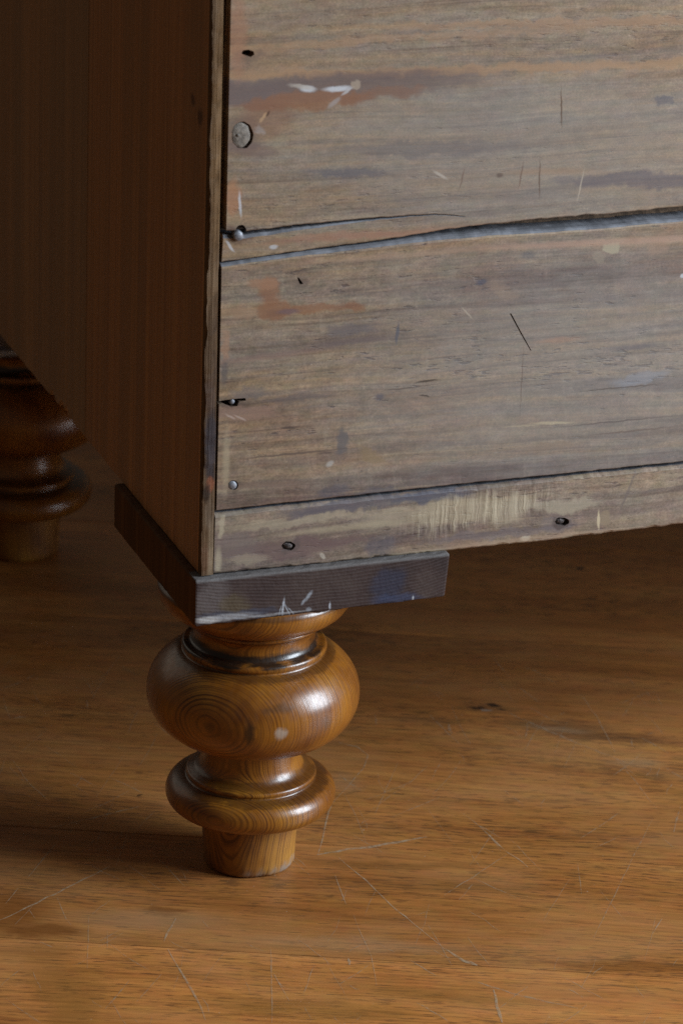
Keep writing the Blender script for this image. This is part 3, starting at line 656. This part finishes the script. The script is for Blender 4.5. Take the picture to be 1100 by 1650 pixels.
# upper board with its long split
bot_pts = [(358, 424), (450, 411), (550, 397), (650, 383), (720, 371), (800, 361), (870, 354), (1000, 344), (1100, 334), (2000, 260)]
zb1 = line(bot_pts, xs) + ragged(xs, 0.00016, 3)
crk_u = [(360, 373), (395, 374), (480, 364), (600, 352), (700, 346.5), (745, 350), (800, 350)]
crk_l = [(360, 381), (395, 381), (480, 369.5), (600, 355), (700, 347.6), (745, 350.4), (800, 350.4)]
wig = ragged(xs, 0.00010, 2)
cu, cl = line(crk_u, xs) + wig, line(crk_l, xs) + wig
xe = back(748, 350)[0]; xm = back(640, 350)[0]
fade = np.clip((xe - xs) / (xe - 0.0085), 0, 1)
dp = np.where(fade > 0, 0.0004 + 0.010 * np.clip(fade * 3, 0, 1), 0.00001)
lip = np.where(fade > 0, 0.0014 * np.clip(fade * 1.6 - 0.35, 0.02, 1), 0.00001)
cl2 = np.where(fade > 0, cl, cu - 0.00005)
zt1 = np.full(len(xs), 0.560)
s = board_sections(xs, zt1, zb1, 0.0012, np.full(len(xs), 0.0012), np.full(len(xs), 0.0007), (cu, cl2, dp, lip))
b1 = link('back_board', loft('back_board', left_slope(s, [(376, -120), (374, 0), (366, 372), (361, 384), (358.5, 424)])), MT['top'], chest)
skylit(b1, len(s[0]), (8, 9))
# lower board with a rounded upper arris, its skylight put into a dusty grey
top_pts = [(357, 426.5), (450, 413), (550, 400), (650, 387), (720, 380), (800, 374), (900, 368), (1000, 361), (1100, 352), (2000, 280)]
bt_pts = [(345, 824), (720, 783), (1100, 744.5), (2000, 652)]
zt2 = line(top_pts, xs) + ragged(xs, 0.00012, 7); zb2 = line(bt_pts, xs) + ragged(xs, 0.00010, 3)
rr = np.interp(xs, [0.0085, 0.05, 0.09, 0.15, 0.22, 0.30, 1.0], [0.0018, 0.0022, 0.0026, 0.0025, 0.0019, 0.0016, 0.002]) + np.abs(ragged(xs, 0.00012, 7))
cup = np.interp(xs, [0.0085, 0.05, 0.10, 0.16, 0.26, 1.0], [0.0010, 0.0014, 0.0020, 0.0022, 0.0018, 0.0015])
s = board_sections(xs, zt2, zb2, 0.0006, rr, np.full(len(xs), 0.0006), None, cup)
b2 = link('back_board', loft('back_board', left_slope(s, [(357, 426), (354, 640), (349.5, 826)])), MT['mid'], chest)
skylit(b2, len(s[0]), (0, 1, 2))
# bottom rail, its lower edge bowed
rt_pts = [(345, 829.5), (720, 789), (1100, 750.5), (2000, 659)]
rb_pts = [(345, 925), (560, 904), (722, 887.5), (850, 875.5), (960, 862), (1100, 845), (2000, 752)]
xr_ = xs - 0.0006
zt3 = line(rt_pts, xr_) + ragged(xs, 0.00012, 3); zb3 = line(rb_pts, xr_) + ragged(xs, 0.00018, 3)
s = board_sections(xr_, zt3, zb3, 0.0003, np.full(len(xs), 0.0016) + np.abs(ragged(xs, 0.0002, 3)), np.full(len(xs), 0.0009) + np.abs(ragged(xs, 0.0003, 3)))
b3 = link('bottom_rail', loft('bottom_rail', left_slope(s, [(347.5, 828), (344.5, 926)])), MT['rail'], chest)
skylit(b3, len(s[0]), (0,))
# board above the frame, and the rest of the carcass
s = board_sections(xs, np.full(len(xs), HGT - 0.002), np.full(len(xs), 0.5625), 0.0012, np.full(len(xs), 0.001), np.full(len(xs), 0.001))
link('back_board', loft('back_board', s), MT['top'], chest)
link('side_panel', box_mesh('side_panel', (WID - 0.015, 0.0, ZB), (WID, DEP, HGT), 0.001), MT['side'], chest)
link('carcass_lining', box_mesh('carcass_lining', (TK + 0.0003, 0.0135, ZB + 0.012), (WID - 0.0155, 0.03, HGT - 0.002)), MT['inner'], chest)
link('bottom_panel', box_mesh('bottom_panel', (TK + 0.0003, 0.0305, ZB + 0.012), (WID - 0.0155, DEP - 0.02, ZB + 0.022)), MT['inner'], chest)
link('front_frame', box_mesh('front_frame', (TK + 0.0003, DEP - 0.0195, ZB + 0.001), (WID - 0.0155, DEP, HGT - 0.002), 0.001), MT['side'], chest)
link('chest_top', box_mesh('chest_top', (-0.02, -0.012, HGT + 0.0005), (WID + 0.02, DEP + 0.02, HGT + 0.024), 0.004), MT['side'], chest)

# holes, slots and nails in the back
carve(b1, [prism([back(*p) for p in ((390, 88), (393, 82), (402, 81), (410, 84), (411, 89), (405, 93), (396, 91))], -0.01, 0.0105),
           prism(circ(390, 371, 8, 7, 14, 0.08), -0.01, 0.0085),
           prism(circ(392, 219, 17.5, 22, 22, 0.03), -0.01, 0.0035)])
carve(b2, [prism([back(*p) for p in ((348, 648), (362, 645.5), (380, 643), (396, 642), (397, 646), (386, 648), (383, 655), (372, 657), (358, 652), (348, 652))], -0.01, 0.0095),
           prism(circ(376.5, 782.5, 8.2, 8.0, 16), -0.01, 0.0022),
           prism([back(*p) for p in ((478, 446), (481, 447), (486, 454), (488, 457), (483, 458), (480, 452))], -0.01, 0.005),
           prism([back(*p) for p in ((820.5, 505), (823, 505), (839.2, 535), (855.8, 565), (854.8, 566), (837.4, 536))], -0.01, 0.0018)])
carve(b3, [prism(circ(465, 880, 10.5, 7.5, 16, 0.08), -0.01, 0.0030), prism(circ(905, 841, 11.5, 7, 16, 0.1), -0.01, 0.0036)])
def nail(name, px, py, a, b, y0, mat, parent, dome=0.0005, jit=0.03, rot=0.0):
    rings, n_ = [], 18
    J = [1 + random.uniform(-jit, jit) for _ in range(n_)]
    for k, yy in ((1.0, y0 + 0.004), (1.0, y0 + 0.0003), (0.88, y0), (0.5, y0 - dome * .8), (0.15, y0 - dome)):
        q = []
        for i in range(n_):
            t = 2 * math.pi * i / n_
            ex, ey = a * k * J[i] * math.cos(t), b * k * J[i] * math.sin(t)
            x, z = back(px + ex * math.cos(rot) - ey * math.sin(rot), py + ex * math.sin(rot) + ey * math.cos(rot)); q.append((x, yy, z))
        rings.append(q)
    return link(name, loft(name, rings), mat, parent, True)
nail('nail', 376, 783, 7.2, 7.2, 0.0009, MT['nail'], b2)
nail('nail', 384, 380, 8.2, 8.0, -0.0004, MT['nail'], b1)
nail('nail', 376, 649.5, 4.8, 5.0, 0.0022, MT['nail'], b2)
nail('nail', 466, 881, 8.0, 5.6, 0.0013, MT['rust'], b3, 0.0008, 0.12)
nail('nail', 903, 841, 8.0, 5.4, 0.0017, MT['rust'], b3, 0.0008, 0.15)
pl = nail('wood_plug', 389.5, 219, 15.5, 21, 0.0016, MT['plug'], b1, 0.0003, 0.05)
nail('screw_tip', 385, 219, 3.0, 2.8, 0.0011, MT['plug'], pl, 0.0003)

# corner block under the chest
def corner_block(x0, x1, y0, y1):
    bm = bmesh.new()
    me = box_mesh('corner_block', (x0, y0, ZB - 0.0262), (x1, y1, ZB - 0.0004), 0.0014, 3)
    bm.from_mesh(me)
    bmesh.ops.subdivide_edges(bm, edges=[e for e in bm.edges if e.calc_length() > 0.05], cuts=36, use_grid_fill=True)
    for v in bm.verts:
        low = (ZB - v.co.z) / 0.0262
        v.co.x -= 0.0020 * low * max(0, (v.co.x - x0) / (x1 - x0))          # ends cut a little out of square
        if v.co.z < ZB - 0.022: v.co.z += random.gauss(0, 0.00022) + 0.0012 * (v.co.x - x0) / (x1 - x0)
        if v.co.z > ZB - 0.003: v.co.z += random.gauss(0, 0.00008)
    me2 = bpy.data.meshes.new('corner_block'); bm.to_mesh(me2); bm.free()
    o = link('corner_block', me2, [MT['block'], MT['block_side']], chest, False); o['tone'] = 0.2
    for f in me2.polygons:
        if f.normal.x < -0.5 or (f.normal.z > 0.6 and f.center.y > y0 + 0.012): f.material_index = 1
    return o
corner_block(-0.0042, 0.1372, -0.0042, 0.1395)
corner_block(-0.0042, 0.1372, DEP - 0.1395, DEP + 0.004)
corner_block(WID - 0.1372, WID + 0.0042, -0.0042, 0.1395)

# turned foot
def arc(r, z, a, h, t0, t1, n):
    return [(r + a * math.cos(math.radians(t)), z + h * math.sin(math.radians(t))) for t in np.linspace(t0, t1, n)]
prof = [(0.0, 0.0), (0.0225, 0.0), (0.0240, 0.0006), (0.0249, 0.0022), (0.0252, 0.006), (0.0256, 0.016), (0.0262, 0.028), (0.0266, 0.0335), (0.0290, 0.0340)]
prof += arc(0.0375, 0.0428, 0.0088, 0.0088, -96, 60, 22)
prof += [(0.0385, 0.0516), (0.0360, 0.0522), (0.0347, 0.0524), (0.0349, 0.0530)] + arc(0.0340, 0.0546, 0.0014, 0.0016, -60, 80, 8)
prof += [(0.0330, 0.0566)] + [(0.0262 + 0.0066 * (1 - math.sin(t)) , 0.0570 + 0.0105 * (1 - math.cos(t))) for t in np.linspace(0.1, math.pi / 2, 10)]
prof += [(0.0259, 0.0705), (0.0262, 0.0745), (0.0275, 0.0765)]
prof += arc(0.0290, 0.1025, 0.0285, 0.0262, -88, 66, 44)
prof += [(0.0392, 0.1268), (0.0383, 0.1270), (0.0384, 0.1276)] + arc(0.0374, 0.1296, 0.0017, 0.0022, -60, 88, 10)
prof += [(0.0360, 0.1320), (0.0346, 0.1322), (0.0337, 0.1332), (0.0329, 0.1350), (0.0326, 0.1375), (0.0329, 0.1400), (0.0338, 0.1422), (0.0352, 0.1436), (0.0362, 0.1440)]
prof += arc(0.0362, 0.1454, 0.0013, 0.0014, -80, 80, 8) + [(0.0368, 0.1472), (0.0400, 0.1480), (0.0445, 0.1500), (0.0485, 0.1532), (0.0512, 0.1572), (0.0524, 0.1615), (0.0524, 0.1664), (0.0, 0.1664)]
SEG = 160
V, Fc = [], []
for i, (r, z) in enumerate(prof):
    if r == 0: V.append((0, 0, z)); continue
    for j in range(SEG):
        t = 2 * math.pi * j / SEG
        V.append((r * math.cos(t), r * math.sin(t), z))
m_ = len(prof) - 2
def vi(i, j): return 1 + (i - 1) * SEG + j % SEG
for j in range(SEG):
    Fc.append((0, vi(1, j + 1), vi(1, j))); Fc.append((len(V) - 1, vi(m_, j), vi(m_, j + 1)))
for i in range(1, m_):
    for j in range(SEG): Fc.append((vi(i, j), vi(i, j + 1), vi(i + 1, j + 1), vi(i + 1, j)))
# a chip broken out of the lower rim
cx, cy = flo(418, 1412); tc = math.atan2(cy - 0.047, cx - 0.047)
for k, (x, y, z) in enumerate(V):
    if z < 0.006 and (x or y):
        dt = (math.atan2(y, x) - tc + math.pi) % (2 * math.pi) - math.pi
        e = 0.7 * math.exp(-(dt / 0.16) ** 2) * random.uniform(0.3, 1); wob = random.gauss(0, 0.00012)
        sc_ = 1 - 0.05 * e + wob / 0.025
        V[k] = (x * sc_, y * sc_, max(0.0, z + 0.0014 * e * (z < 0.003) + (abs(wob) if z > 0 else 0)))
fm = mesh('foot', V, Fc)
foot = link('foot', fm, MT['foot'], chest, True)
foot.location = (0.0470, 0.0470, 0)
for (x, y, a) in ((0.047, 0.5117, 1.9), (WID - 0.047, 0.047, 2.6), (WID - 0.047, 0.5117, 4.0)):
    c = foot.copy(); sc.collection.objects.link(c); c.parent = chest; c.location = (x, y, 0); c.rotation_euler = (0, 0, a)
